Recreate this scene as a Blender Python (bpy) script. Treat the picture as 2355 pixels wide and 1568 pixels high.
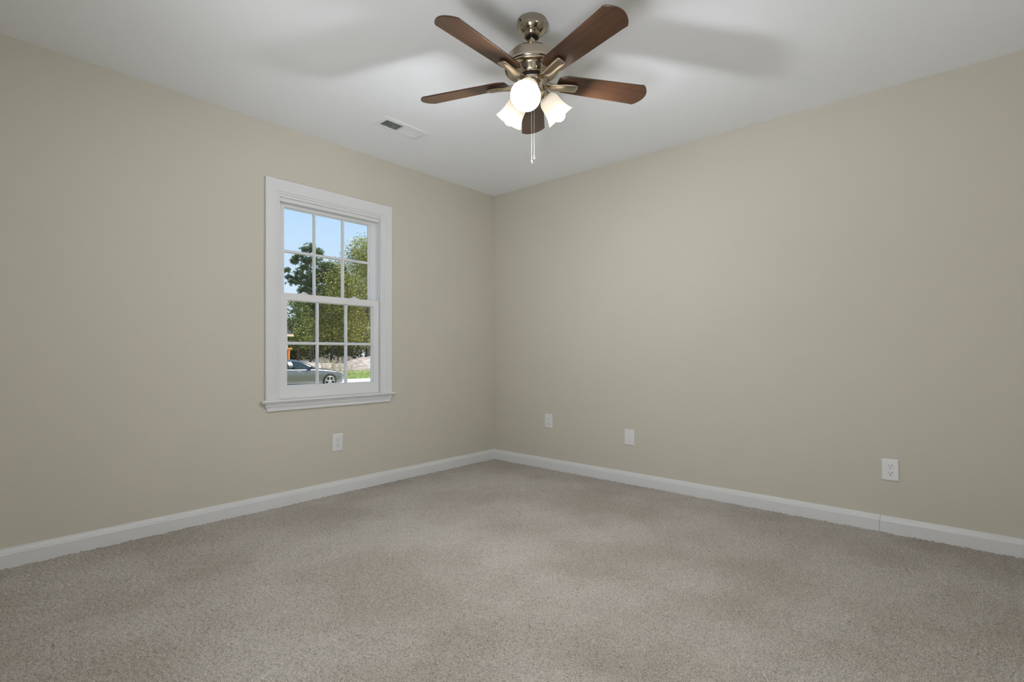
import bpy, bmesh, math, random
import numpy as np
from mathutils import Vector, Matrix

S = bpy.context.scene
for o in list(bpy.data.objects):
    bpy.data.objects.remove(o)
COL = S.collection
PI = math.pi

# ------------------------------------------------------------------ camera
CEIL = 2.44
X1, Y1 = 3.492, 3.307            # right wall plane, left (window) wall plane
CAMH = 0.985
YAW = math.radians(41.44)
cd = bpy.data.cameras.new('camera')
cam = bpy.data.objects.new('camera', cd)
COL.objects.link(cam)
cam.location = (0, 0, CAMH)
cam.rotation_euler = (PI / 2, 0, YAW - PI / 2)
cd.sensor_fit = 'HORIZONTAL'
cd.sensor_width = 36.0
cd.lens = 1186.46 / 2355 * 36.0
cd.shift_y = (810.24 - 784.0) / 2355
cd.clip_start = 0.02
cd.clip_end = 500
S.camera = cam
FWD = Vector((math.cos(YAW), math.sin(YAW), 0))
RGT = Vector((math.sin(YAW), -math.cos(YAW), 0))

# ------------------------------------------------------------------ exposure
S.view_settings.view_transform = 'Standard'
S.view_settings.look = 'None'
S.view_settings.gamma = 1.0
S.view_settings.use_curve_mapping = False
S.view_settings.exposure = 0.0
S.cycles.max_bounces = 10
S.cycles.diffuse_bounces = 6
S.cycles.glossy_bounces = 5
S.cycles.transmission_bounces = 8
S.cycles.transparent_max_bounces = 12
S.cycles.sample_clamp_indirect = 20.0
S.cycles.caustics_reflective = False
S.cycles.caustics_refractive = False

# ------------------------------------------------------------------ sky
w = bpy.data.worlds.new('sky')
S.world = w
w.use_nodes = True
nt = w.node_tree
nt.nodes.clear()
wo = nt.nodes.new('ShaderNodeOutputWorld')
bg = nt.nodes.new('ShaderNodeBackground')
tc = nt.nodes.new('ShaderNodeTexCoord')
sx = nt.nodes.new('ShaderNodeSeparateXYZ')
rp = nt.nodes.new('ShaderNodeValToRGB')
nt.links.new(tc.outputs['Generated'], sx.inputs[0])
nt.links.new(sx.outputs['Z'], rp.inputs[0])
nt.links.new(rp.outputs[0], bg.inputs[0])
nt.links.new(bg.outputs[0], wo.inputs[0])
cr = rp.color_ramp
cr.elements[0].position = 0.0
cr.elements[0].color = (0.80, 0.90, 1.0, 1)
cr.elements[1].position = 0.9
cr.elements[1].color = (0.16, 0.34, 0.80, 1)
e = cr.elements.new(0.11); e.color = (0.68, 0.84, 1.0, 1)
e = cr.elements.new(0.27); e.color = (0.46, 0.69, 0.99, 1)
bg.inputs[1].default_value = 1.1

# ------------------------------------------------------------------ sun
sd = bpy.data.lights.new('sun', 'SUN')
sd.energy = 6.3
sd.angle = math.radians(0.6)
sd.color = (1.0, 0.95, 0.86)
sun = bpy.data.objects.new('sun', sd)
COL.objects.link(sun)
sun.location = (0, -20, 30)
sun.rotation_euler = Vector((-0.62, 0.52, -0.72)).to_track_quat('-Z', 'Y').to_euler()

# daylight from the hall, through the doorway the photographer stands in
HALL_LIGHT = 6.0
hl = bpy.data.lights.new('hall_daylight', 'AREA')
hl.shape = 'RECTANGLE'
hl.size, hl.size_y = 1.0, 0.6
hl.energy = HALL_LIGHT
hl.color = (0.97, 0.985, 1.0)
ho = bpy.data.objects.new('hall_daylight', hl)
COL.objects.link(ho)
ho.location = (-2.3, 0.05, 1.80)
ho.rotation_euler = (PI / 2, 0, -PI / 2)

# added fill for the left wall and floor, through an invented doorway
SIDE_LIGHT = 16.0
sl = bpy.data.lights.new('added_side_fill', 'AREA')
sl.shape = 'RECTANGLE'
sl.size, sl.size_y = 1.0, 1.3
sl.energy = SIDE_LIGHT
sl.color = (0.97, 0.985, 1.0)
so = bpy.data.objects.new('added_side_fill', sl)
COL.objects.link(so)
so.location = (0.95, -1.9, 1.25)
so.rotation_euler = (PI / 2, 0, 0)

# added fill lamp at hall floor level, aimed up to brighten the ceiling
CEILING_FILL = 78.0
fl = bpy.data.lights.new('added_ceiling_fill', 'AREA')
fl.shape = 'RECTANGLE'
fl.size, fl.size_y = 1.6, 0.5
fl.energy = CEILING_FILL
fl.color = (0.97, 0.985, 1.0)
fo = bpy.data.objects.new('added_ceiling_fill', fl)
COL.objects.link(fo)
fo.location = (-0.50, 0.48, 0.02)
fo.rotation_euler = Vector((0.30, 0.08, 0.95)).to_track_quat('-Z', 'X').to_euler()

BULB = 900.0                     # radiance of the lit bulbs of the fan

# ================================================================== materials
def srgb(r, g, b):
    f = lambda c: c / 12.92 if c <= 0.04045 else ((c + 0.055) / 1.055) ** 2.4
    return (f(r / 255), f(g / 255), f(b / 255), 1)

def mat(name, col, rough=0.5, metal=0.0, **kw):
    m = bpy.data.materials.new(name)
    m.use_nodes = True
    b = m.node_tree.nodes['Principled BSDF']
    b.inputs['Base Color'].default_value = col if len(col) == 4 else (*col, 1)
    b.inputs['Roughness'].default_value = rough
    b.inputs['Metallic'].default_value = metal
    for k, v in kw.items():
        b.inputs[k.replace('_', ' ')].default_value = v
    return m

def nodes(m):
    return m.node_tree.nodes, m.node_tree.links, m.node_tree.nodes['Principled BSDF']

def add_bump(m, scale, strength, dist=0.002, detail=3, coord='Object', stretch=None):
    N, L, b = nodes(m)
    t = N.new('ShaderNodeTexCoord')
    n = N.new('ShaderNodeTexNoise')
    n.inputs['Scale'].default_value = scale
    n.inputs['Detail'].default_value = detail
    src = t.outputs[coord]
    if stretch:
        mp = N.new('ShaderNodeMapping')
        mp.inputs['Scale'].default_value = stretch
        L.new(src, mp.inputs[0]); src = mp.outputs[0]
    L.new(src, n.inputs['Vector'])
    bp = N.new('ShaderNodeBump')
    bp.inputs['Strength'].default_value = strength
    bp.inputs['Distance'].default_value = dist
    L.new(n.outputs['Fac'], bp.inputs['Height'])
    L.new(bp.outputs[0], b.inputs['Normal'])
    return m

def vary(m, c1, c2, scale, detail=4, stretch=None, lo=0.35, hi=0.65, coord='Object'):
    """base colour wandering between two tones by a noise"""
    N, L, b = nodes(m)
    t = N.new('ShaderNodeTexCoord')
    n = N.new('ShaderNodeTexNoise')
    n.inputs['Scale'].default_value = scale
    n.inputs['Detail'].default_value = detail
    src = t.outputs[coord]
    if stretch:
        mp = N.new('ShaderNodeMapping')
        mp.inputs['Scale'].default_value = stretch
        L.new(src, mp.inputs[0]); src = mp.outputs[0]
    L.new(src, n.inputs['Vector'])
    r = N.new('ShaderNodeValToRGB')
    r.color_ramp.elements[0].position = lo
    r.color_ramp.elements[1].position = hi
    r.color_ramp.elements[0].color = c1
    r.color_ramp.elements[1].color = c2
    L.new(n.outputs['Fac'], r.inputs[0])
    L.new(r.outputs[0], b.inputs['Base Color'])
    return m

def per_leaf(m, stops):
    """colour that differs from leaf to leaf"""
    N, L, b = nodes(m)
    g = N.new('ShaderNodeNewGeometry')
    r = N.new('ShaderNodeValToRGB')
    els = r.color_ramp.elements
    els[0].position, els[0].color = stops[0]
    els[1].position, els[1].color = stops[-1]
    for p, c in stops[1:-1]:
        x = els.new(p); x.color = c
    L.new(g.outputs['Random Per Island'], r.inputs[0])
    L.new(r.outputs[0], b.inputs['Base Color'])
    return m

M = {}
M['wall'] = add_bump(mat('wall_paint', (0.56, 0.535, 0.46), 0.62), 260, 0.05, 0.001)
M['ceiling'] = add_bump(mat('ceiling_paint', (0.88, 0.90, 0.95), 0.85), 180, 0.08, 0.001)
M['trim'] = mat('white_trim_paint', (0.685, 0.69, 0.705), 0.32)
M['vinyl'] = mat('white_window_vinyl', (0.71, 0.715, 0.73), 0.35)
M['plastic'] = mat('white_plastic', (0.71, 0.715, 0.73), 0.3)
M['slot'] = mat('dark_slot', (0.03, 0.03, 0.03), 0.6)
M['screw'] = mat('painted_screw', (0.70, 0.70, 0.70), 0.35, 0.2)
M['register'] = mat('white_enamel_steel', (0.82, 0.835, 0.87), 0.45)
M['duct'] = mat('dark_duct', (0.045, 0.043, 0.040), 0.8)

# carpet
m = mat('carpet_pile', (0.4, 0.37, 0.33), 1.0)
N, L, b = nodes(m)
b.inputs['Sheen Weight'].default_value = 0.25
b.inputs['Sheen Roughness'].default_value = 0.6
b.inputs['Specular IOR Level'].default_value = 0.05
t = N.new('ShaderNodeTexCoord')
n1 = N.new('ShaderNodeTexNoise'); n1.inputs['Scale'].default_value = 270; n1.inputs['Detail'].default_value = 2; n1.inputs['Distortion'].default_value = 0.4
n2 = N.new('ShaderNodeTexNoise'); n2.inputs['Scale'].default_value = 1.9; n2.inputs['Detail'].default_value = 4
for q in (n1, n2):
    L.new(t.outputs['Object'], q.inputs['Vector'])
r1 = N.new('ShaderNodeValToRGB')
r1.color_ramp.elements[0].position = 0.32; r1.color_ramp.elements[0].color = (0.265, 0.242, 0.207, 1)
r1.color_ramp.elements[1].position = 0.64; r1.color_ramp.elements[1].color = (0.61, 0.568, 0.508, 1)
L.new(n1.outputs['Fac'], r1.inputs[0])
r2 = N.new('ShaderNodeValToRGB')
r2.color_ramp.elements[0].position = 0.38; r2.color_ramp.elements[0].color = (0.82, 0.80, 0.77, 1)
r2.color_ramp.elements[1].position = 0.60; r2.color_ramp.elements[1].color = (1, 1, 1, 1)
L.new(n2.outputs['Fac'], r2.inputs[0])
mx = N.new('ShaderNodeMix'); mx.data_type = 'RGBA'; mx.blend_type = 'MULTIPLY'
mx.inputs[0].default_value = 1.0
L.new(r1.outputs[0], mx.inputs[6]); L.new(r2.outputs[0], mx.inputs[7])
L.new(mx.outputs[2], b.inputs['Base Color'])
bp = N.new('ShaderNodeBump'); bp.inputs['Strength'].default_value = 1.0; bp.inputs['Distance'].default_value = 0.004
L.new(n1.outputs['Fac'], bp.inputs['Height']); L.new(bp.outputs[0], b.inputs['Normal'])
M['carpet'] = m

# clear window glass: mostly see-through with a weak mirror reflection
m = bpy.data.materials.new('window_glass'); m.use_nodes = True
N, L = m.node_tree.nodes, m.node_tree.links
N.clear()
out = N.new('ShaderNodeOutputMaterial')
tr = N.new('ShaderNodeBsdfTransparent'); tr.inputs[0].default_value = (0.97, 0.98, 0.97, 1)
gl = N.new('ShaderNodeBsdfGlossy'); gl.inputs['Roughness'].default_value = 0.0
ms = N.new('ShaderNodeMixShader'); ms.inputs[0].default_value = 0.035
L.new(tr.outputs[0], ms.inputs[1]); L.new(gl.outputs[0], ms.inputs[2]); L.new(ms.outputs[0], out.inputs[0])
M['glass'] = m

# fan
M['nickel'] = mat('brushed_nickel', (0.50, 0.43, 0.34), 0.17, 1.0)
M['nickel_dark'] = mat('dark_brushed_nickel', (0.40, 0.34, 0.27), 0.16, 1.0)  # darker nickel tone, used on the canopy
M['black'] = mat('black_plastic', (0.01, 0.01, 0.01), 0.5)
m = mat('walnut_blade', (0.1, 0.05, 0.025), 0.30)
vary(m, (0.018, 0.008, 0.0045, 1), (0.105, 0.046, 0.022, 1), 8, 9, (0.40, 26, 26), 0.26, 0.76)
nodes(m)[2].inputs['Specular IOR Level'].default_value = 0.6
M['walnut'] = m
M['walnut_edge'] = mat('dark_blade_edge', (0.035, 0.018, 0.010), 0.5)
M['chain'] = mat('steel_chain', (0.75, 0.73, 0.70), 0.25, 1.0)
M['white_socket'] = mat('white_lamp_neck', (0.85, 0.82, 0.76), 0.4)

m = bpy.data.materials.new('frosted_lamp_glass'); m.use_nodes = True
N, L = m.node_tree.nodes, m.node_tree.links
N.clear()
out = N.new('ShaderNodeOutputMaterial')
df = N.new('ShaderNodeBsdfDiffuse'); df.inputs[0].default_value = (0.90, 0.87, 0.82, 1)
tl = N.new('ShaderNodeBsdfTranslucent'); tl.inputs[0].default_value = (1.0, 0.95, 0.86, 1)
gl = N.new('ShaderNodeBsdfGlossy'); gl.inputs['Roughness'].default_value = 0.25
a1 = N.new('ShaderNodeMixShader'); a1.inputs[0].default_value = 0.24
a2 = N.new('ShaderNodeMixShader'); a2.inputs[0].default_value = 0.05
L.new(df.outputs[0], a1.inputs[1]); L.new(tl.outputs[0], a1.inputs[2])
L.new(a1.outputs[0], a2.inputs[1]); L.new(gl.outputs[0], a2.inputs[2]); L.new(a2.outputs[0], out.inputs[0])
M['frost'] = m

m = bpy.data.materials.new('lit_bulb'); m.use_nodes = True
N, L = m.node_tree.nodes, m.node_tree.links
N.clear()
out = N.new('ShaderNodeOutputMaterial')
em = N.new('ShaderNodeEmission'); em.inputs[0].default_value = (0.95, 0.97, 1.0, 1); em.inputs[1].default_value = BULB
L.new(em.outputs[0], out.inputs[0])
M['bulb'] = m

# outdoors
M['asphalt'] = add_bump(vary(mat('pale_concrete_road', (0.5, 0.5, 0.48), 0.9), (0.66, 0.645, 0.61, 1), (0.76, 0.745, 0.71, 1), 3), 60, 0.3)
M['lawn'] = vary(mat('lawn_ground', (0.2, 0.25, 0.08), 0.95), (0.15, 0.19, 0.06, 1), (0.28, 0.31, 0.12, 1), 1.2)
M['woods_floor'] = vary(mat('sandy_woods_floor', (0.4, 0.34, 0.26), 0.95), (0.24, 0.19, 0.14, 1), (0.55, 0.47, 0.38, 1), 0.7, 6)
M['sand'] = vary(mat('pale_sandy_dirt', (0.6, 0.53, 0.45), 0.95), (0.34, 0.27, 0.215, 1), (0.60, 0.51, 0.43, 1), 2.6, 9)
M['earth'] = vary(mat('dark_earth', (0.2, 0.17, 0.14), 0.95), (0.05, 0.042, 0.035, 1), (0.15, 0.125, 0.10, 1), 4, 8)
M['grass'] = per_leaf(mat('grass_blade', (0.2, 0.3, 0.05), 0.6), [(0, (0.275, 0.400, 0.075, 1)), (0.6, (0.425, 0.550, 0.138, 1)), (1, (0.688, 0.650, 0.275, 1))])
M['straw'] = per_leaf(mat('dry_straw', (0.5, 0.4, 0.25), 0.8), [(0, (0.34, 0.27, 0.17, 1)), (1, (0.66, 0.55, 0.37, 1))])
M['bark'] = vary(mat('bark', (0.1, 0.08, 0.06), 0.95), (0.045, 0.037, 0.03, 1), (0.14, 0.11, 0.085, 1), 9, 5, (1, 1, 0.25))
M['bark_pale'] = vary(mat('pale_bark', (0.3, 0.25, 0.2), 0.95), (0.17, 0.13, 0.10, 1), (0.42, 0.35, 0.28, 1), 7, 5, (1, 1, 0.25))
M['leaf_light'] = per_leaf(mat('yellow_green_leaf', (0.2, 0.2, 0.05), 0.45), [(0, (0.172, 0.202, 0.044, 1)), (0.5, (0.343, 0.363, 0.091, 1)), (0.85, (0.645, 0.584, 0.172, 1)), (1, (0.800, 0.766, 0.322, 1))])
M['leaf_mid'] = per_leaf(mat('mid_green_leaf', (0.12, 0.16, 0.04), 0.45), [(0, (0.111, 0.159, 0.040, 1)), (0.6, (0.243, 0.299, 0.078, 1)), (1, (0.575, 0.597, 0.177, 1))])
M['leaf_dark'] = per_leaf(mat('dark_green_leaf', (0.06, 0.09, 0.03), 0.5), [(0, (0.052, 0.073, 0.028, 1)), (0.7, (0.122, 0.148, 0.049, 1)), (1, (0.260, 0.260, 0.096, 1))])
M['needle'] = per_leaf(mat('pine_needle', (0.06, 0.1, 0.04), 0.5), [(0, (0.064, 0.110, 0.051, 1)), (0.7, (0.160, 0.245, 0.095, 1)), (1, (0.404, 0.489, 0.191, 1))])
for k in ('leaf_light', 'leaf_mid', 'leaf_dark', 'needle'):
    N, L, b = nodes(M[k])
    b.inputs['Specular IOR Level'].default_value = 0.35
    # leaves let some sunlight through
    tl = N.new('ShaderNodeBsdfTranslucent')
    src = b.inputs['Base Color'].links[0].from_socket
    L.new(src, tl.inputs[0])
    ms = N.new('ShaderNodeMixShader'); ms.inputs[0].default_value = 0.30
    out = [q for q in N if q.type == 'OUTPUT_MATERIAL'][0]
    L.new(b.outputs[0], ms.inputs[1]); L.new(tl.outputs[0], ms.inputs[2]); L.new(ms.outputs[0], out.inputs[0])
M['car_paint'] = mat('gunmetal_car_paint', (0.20, 0.20, 0.193), 0.26, 0.80, Coat_Weight=1.0, Coat_Roughness=0.04)
M['car_glass'] = mat('dark_car_glass', (0.018, 0.030, 0.028), 0.04, 0.0, Coat_Weight=0.6)
M['car_trim'] = mat('black_car_trim', (0.014, 0.014, 0.018), 0.35)
M['tyre'] = mat('tyre_rubber', (0.022, 0.021, 0.020), 0.8)
M['alloy'] = mat('bright_alloy', (0.72, 0.70, 0.67), 0.28, 0.9)
M['chrome'] = mat('chrome', (0.8, 0.8, 0.8), 0.1, 1.0)
M['headlight'] = mat('headlight_lens', (0.45, 0.36, 0.33), 0.12, 0.2, Coat_Weight=1.0)
M['amber'] = mat('amber_lens', (0.75, 0.28, 0.14), 0.2)
M['taillight'] = mat('red_tail_lens', (0.4, 0.02, 0.02), 0.15)
M['siding'] = mat('pale_blue_siding', (0.50, 0.55, 0.65), 0.7)
M['shingle'] = vary(mat('charcoal_shingles', (0.05, 0.05, 0.06), 0.9), (0.03, 0.03, 0.04, 1), (0.085, 0.085, 0.105, 1), 5)
M['fascia'] = mat('tan_fascia', (0.62, 0.48, 0.34), 0.6)
M['orange'] = mat('orange_steel', (0.72, 0.235, 0.045), 0.5)

# ================================================================== builders
def tag(o, label=None, cat=None, kind=None, group=None):
    if label: o['label'] = label
    if cat: o['category'] = cat
    if kind: o['kind'] = kind
    if group: o['group'] = group
    return o

def empty(name, loc=(0, 0, 0), rotz=0.0, parent=None):
    o = bpy.data.objects.new(name, None)
    o.empty_display_size = 0.1
    COL.objects.link(o)
    o.location = loc
    o.rotation_euler = (0, 0, rotz)
    if parent: o.parent = parent
    return o

def obj(name, bm, material, parent=None, smooth=False, loc=None, angle=None, recalc=True):
    if recalc:
        bmesh.ops.recalc_face_normals(bm, faces=bm.faces)
    me = bpy.data.meshes.new(name)
    bm.to_mesh(me)
    bm.free()
    o = bpy.data.objects.new(name, me)
    COL.objects.link(o)
    for mm in (material if isinstance(material, (list, tuple)) else [material]):
        me.materials.append(mm)
    if smooth:
        me.polygons.foreach_set('use_smooth', [True] * len(me.polygons))
        if angle:
            me.set_sharp_from_angle(angle=math.radians(angle))
    if parent: o.parent = parent
    if loc: o.location = loc
    return o

def raw_obj(name, verts, faces, material, parent=None, smooth=False):
    """verts (n,3) array, faces (m,k) array of one size"""
    verts = np.asarray(verts, np.float32); faces = np.asarray(faces, np.int32)
    me = bpy.data.meshes.new(name)
    nf, k = faces.shape
    me.vertices.add(len(verts)); me.vertices.foreach_set('co', verts.ravel())
    me.loops.add(nf * k); me.loops.foreach_set('vertex_index', faces.ravel())
    me.polygons.add(nf)
    me.polygons.foreach_set('loop_start', np.arange(0, nf * k, k, dtype=np.int32))
    me.polygons.foreach_set('loop_total', np.full(nf, k, np.int32))
    if smooth: me.polygons.foreach_set('use_smooth', np.ones(nf, bool))
    me.update(calc_edges=True)
    me.validate()
    me.materials.append(material)
    o = bpy.data.objects.new(name, me)
    COL.objects.link(o)
    if parent: o.parent = parent
    return o

def box(bm, x0, x1, y0, y1, z0, z1, bevel=0.0, seg=2):
    vs = [bm.verts.new(p) for p in ((x0, y0, z0), (x1, y0, z0), (x1, y1, z0), (x0, y1, z0),
                                    (x0, y0, z1), (x1, y0, z1), (x1, y1, z1), (x0, y1, z1))]
    fs = [bm.faces.new([vs[i] for i in f]) for f in ((0, 3, 2, 1), (4, 5, 6, 7), (0, 1, 5, 4), (1, 2, 6, 5), (2, 3, 7, 6), (3, 0, 4, 7))]
    if bevel:
        es = list({e for f in fs for e in f.edges})
        bmesh.ops.bevel(bm, geom=es, offset=bevel, segments=seg, profile=0.5, affect='EDGES')
    return vs

def new_box(*a, **k):
    bm = bmesh.new(); box(bm, *a, **k); return bm

def lathe(bm, prof, seg=48, mtx=None, close=False):
    """prof: list of (r, z); spun about z"""
    rings = []
    for r, z in prof:
        if r < 1e-6:
            rings.append([bm.verts.new((0, 0, z))])
        else:
            rings.append([bm.verts.new((r * math.cos(2 * PI * i / seg), r * math.sin(2 * PI * i / seg), z)) for i in range(seg)])
    new = [v for r in rings for v in r]
    pairs = list(zip(rings[:-1], rings[1:]))
    if close: pairs.append((rings[-1], rings[0]))
    for a, b_ in pairs:
        if len(a) == 1 and len(b_) == 1: continue
        for i in range(seg):
            j = (i + 1) % seg
            if len(a) == 1: bm.faces.new((a[0], b_[j], b_[i]))
            elif len(b_) == 1: bm.faces.new((a[i], a[j], b_[0]))
            else: bm.faces.new((a[i], a[j], b_[j], b_[i]))
    if mtx is not None:
        bmesh.ops.transform(bm, matrix=mtx, verts=new)
    return new

def tube(bm, pts, radii, seg=10, cap=True):
    pts = [Vector(p) for p in pts]
    if not isinstance(radii, (list, tuple)): radii = [radii] * len(pts)
    rings = []
    up = Vector((0.13, 0.21, 1)).normalized()
    prev = None
    for i, p in enumerate(pts):
        d = (pts[min(i + 1, len(pts) - 1)] - pts[max(i - 1, 0)]).normalized()
        if prev is None:
            a = d.cross(up)
            if a.length < 1e-3: a = d.cross(Vector((1, 0, 0)))
            a.normalize()
        else:
            a = (prev - d * prev.dot(d)).normalized()
        prev = a
        b_ = d.cross(a)
        rings.append([bm.verts.new(p + (a * math.cos(2 * PI * k / seg) + b_ * math.sin(2 * PI * k / seg)) * radii[i]) for k in range(seg)])
    for a, b_ in zip(rings[:-1], rings[1:]):
        for k in range(seg):
            j = (k + 1) % seg
            bm.faces.new((a[k], a[j], b_[j], b_[k]))
    if cap:
        bm.faces.new(rings[0][::-1]); bm.faces.new(rings[-1])

def extrude_profile(bm, prof, axis_pts):
    """prof: closed list of 2D pts; axis_pts: list of callables mapping (u,v)->3D for each station"""
    rings = [[bm.verts.new(f(u, v)) for u, v in prof] for f in axis_pts]
    n = len(prof)
    for a, b_ in zip(rings[:-1], rings[1:]):
        for k in range(n):
            j = (k + 1) % n
            bm.faces.new((a[k], a[j], b_[j], b_[k]))
    bm.faces.new(rings[0][::-1]); bm.faces.new(rings[-1])

def loft(bm, rings, closed=True, cap=True):
    vr = [[bm.verts.new(p) for p in r] for r in rings]
    n = len(vr[0])
    for a, b_ in zip(vr[:-1], vr[1:]):
        for k in range(n if closed else n - 1):
            j = (k + 1) % n
            bm.faces.new((a[k], a[j], b_[j], b_[k]))
    if cap:
        bm.faces.new(vr[0][::-1]); bm.faces.new(vr[-1])
    return vr

def slab_with_hole(bm, us, vs, place, t0, t1):
    """3x3 slab with an open middle cell; place(u, v, t) -> xyz"""
    V = {}
    for t in (t0, t1):
        for i, u in enumerate(us):
            for j, v in enumerate(vs):
                V[i, j, t] = bm.verts.new(place(u, v, t))
    for t in (t0, t1):
        for i in range(3):
            for j in range(3):
                if (i, j) == (1, 1): continue
                bm.faces.new((V[i, j, t], V[i + 1, j, t], V[i + 1, j + 1, t], V[i, j + 1, t]))
    ring_out = [(0, 0), (1, 0), (2, 0), (3, 0), (3, 1), (3, 2), (3, 3), (2, 3), (1, 3), (0, 3), (0, 2), (0, 1)]
    ring_in = [(1, 1), (2, 1), (2, 2), (1, 2)]
    for ring in (ring_out, ring_in):
        for a, c in zip(ring, ring[1:] + ring[:1]):
            bm.faces.new((V[(*a, t0)], V[(*c, t0)], V[(*c, t1)], V[(*a, t1)]))

# ================================================================== ROOM
XB, YB = -0.10, -0.44            # walls behind the camera
WT = 0.14
WXC = 1.872                      # window centre along the left wall
WX0, WX1, WZ0, WZ1 = WXC - 0.386, WXC + 0.386, 0.665, 1.992

bm = bmesh.new()
slab_with_hole(bm, [XB - WT, WX0, WX1, X1 + WT], [-0.05, WZ0, WZ1, CEIL], lambda u, v, t: (u, t, v), Y1, Y1 + WT)
tag(obj('wall_left', bm, M['wall']), 'greige painted wall with the white window in it', 'wall', 'structure')
tag(obj('wall_right', new_box(X1, X1 + WT, YB - WT, Y1 - 0.0005, -0.05, CEIL), M['wall']), 'greige painted wall to the right, with three white plates low on it', 'wall', 'structure')
bm = bmesh.new()
slab_with_hole(bm, [YB, -0.36, 1.34, Y1 - 0.0005], [-0.05, 0.0, 2.03, CEIL], lambda u, v, t: (t, u, v), XB - WT, XB)
tag(obj('wall_rear', bm, M['wall']), 'greige painted wall behind the camera with a doorway widened to let in more light', 'wall', 'structure')  # opening widened so the fill reaches more of the ceiling
bm = bmesh.new()
slab_with_hole(bm, [XB - WT, 0.35, 1.45, X1 - 0.0005], [-0.05, 0.0, 2.03, CEIL], lambda u, v, t: (u, t, v), YB - WT, YB - 0.0005)
tag(obj('wall_near', bm, M['wall']), 'greige painted wall beside the camera with an added doorway for the side fill, facing the window', 'wall', 'structure')  # doorway added so the side fill can enter

# the hall behind the doorway the picture is taken from
bm = bmesh.new()
for a in ((-2.6, XB - WT - 0.0005, -1.1, -1.0, -0.05, 2.44), (-2.6, XB - WT - 0.0005, 1.6, 1.7, -0.05, 2.44), (-2.7, -2.6, -1.1, 1.7, -0.05, 2.44)):
    box(bm, *a)
tag(obj('wall_hall', bm, M['wall']), 'greige walls of the hall behind the doorway', 'wall', 'structure')
tag(obj('ceiling_hall', new_box(-2.7, XB - WT - 0.0005, -1.1, 1.7, 2.441, 2.50), M['ceiling']), 'pale ceiling of the hall behind the doorway', 'ceiling', 'structure')
tag(obj('floor_hall', new_box(-2.7, XB, -1.1, 1.7, -0.12, -0.051), M['carpet']), 'carpeted floor of the hall behind the doorway', 'floor', 'structure')

# unseen room added behind the near wall to hold the side fill
bm = bmesh.new()
for a in ((0.0, 2.0, -2.4, -2.3, -0.05, 2.44), (-0.005, 0.095, -2.3, YB - WT - 0.0005, -0.05, 2.44), (1.9, 2.0, -2.3, YB - WT - 0.0005, -0.05, 2.44)):
    box(bm, *a)
tag(obj('wall_added_room', bm, M['wall']), 'greige walls of the unseen room added to hold the side fill', 'wall', 'structure')
tag(obj('ceiling_added_room', new_box(0.0, 2.0, -2.4, YB - WT - 0.0005, 2.441, 2.50), M['ceiling']), 'pale ceiling of the added unseen room', 'ceiling', 'structure')
tag(obj('floor_added_room', new_box(0.0, 2.0, -2.4, YB, -0.12, -0.051), M['carpet']), 'carpeted floor of the added unseen room', 'floor', 'structure')

# ceiling with the duct opening
VX0, VX1, VY0, VY1 = 1.861, 2.215, 2.678, 2.840
bm = bmesh.new()
slab_with_hole(bm, [XB - WT, 1.893, 2.183, X1 + WT], [YB - WT, 2.708, 2.810, Y1 + WT], lambda u, v, t: (u, v, t), CEIL, CEIL + 0.12)
tag(obj('ceiling', bm, M['ceiling']), 'smooth pale grey-white ceiling carrying the fan', 'ceiling', 'structure')

# carpeted floor: a fine height field of tufts
STEP = 0.0038
nx, ny = int((X1 - XB) / STEP), int((Y1 - YB) / STEP)
rng = np.random.default_rng(4)
def band(lx, ly, seed, rot=0.0, lo=0.35):
    g = np.random.default_rng(seed).standard_normal((ny, nx))
    fx = np.fft.fftfreq(nx, STEP)[None, :]; fy = np.fft.fftfreq(ny, STEP)[:, None]
    c, s = math.cos(rot), math.sin(rot)
    u = (fx * c + fy * s) * lx; v = (-fx * s + fy * c) * ly
    r2 = u * u + v * v
    filt = np.exp(-r2) * (1 - np.exp(-r2 / lo))
    h = np.fft.ifft2(np.fft.fft2(g) * filt).real
    return h / h.std()
h = 0.0020 * band(0.026, 0.011, 1, -0.80) + 0.0016 * band(0.013, 0.008, 2, -0.6) + 0.0011 * band(0.24, 0.07, 3, -0.75)
h = np.clip(h, -0.0075, 0.006) - 0.004
xs = XB + np.linspace(0, 1, nx) * (X1 - XB); ys = YB + np.linspace(0, 1, ny) * (Y1 - YB)
gx, gy = np.meshgrid(xs, ys)
V = np.stack([gx, gy, h], -1).reshape(-1, 3)
idx = np.arange(nx * ny, dtype=np.int32).reshape(ny, nx)
Fq = np.stack([idx[:-1, :-1], idx[:-1, 1:], idx[1:, 1:], idx[1:, :-1]], -1).reshape(-1, 4)
tag(raw_obj('floor', V, Fq, M['carpet'], smooth=True), 'taupe cut-pile carpet covering the whole floor', 'floor', 'structure')

# baseboards: flat board with a stepped, rounded top
BP = [(0, -0.012), (0.0135, -0.012), (0.0135, 0.060), (0.0115, 0.0625), (0.0105, 0.070), (0.0085, 0.077), (0.0065, 0.0795), (0.0060, 0.0845), (0.0040, 0.0868), (0, 0.087)]
bm = bmesh.new()
extrude_profile(bm, BP, [lambda u, v, x=x, k=k: (x - k * u, Y1 - 0.0004 - u, v) for x, k in ((XB, 0), (X1 - 0.0004, 1))])
tag(obj('baseboard_left', bm, M['trim']), 'white baseboard along the foot of the window wall', 'baseboard', 'structure')
bm = bmesh.new()
JY = 0.356
extrude_profile(bm, BP, [lambda u, v, y=y, k=k: (X1 - 0.0004 - u, y - k * u, v) for y, k in ((Y1 - 0.0008, 1), (JY + 0.001, -0.6))])
extrude_profile(bm, BP, [lambda u, v, y=y, k=k: (X1 - 0.0004 - u, y - k * u, v) for y, k in ((JY - 0.001, -0.6), (YB, 0))])
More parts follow.
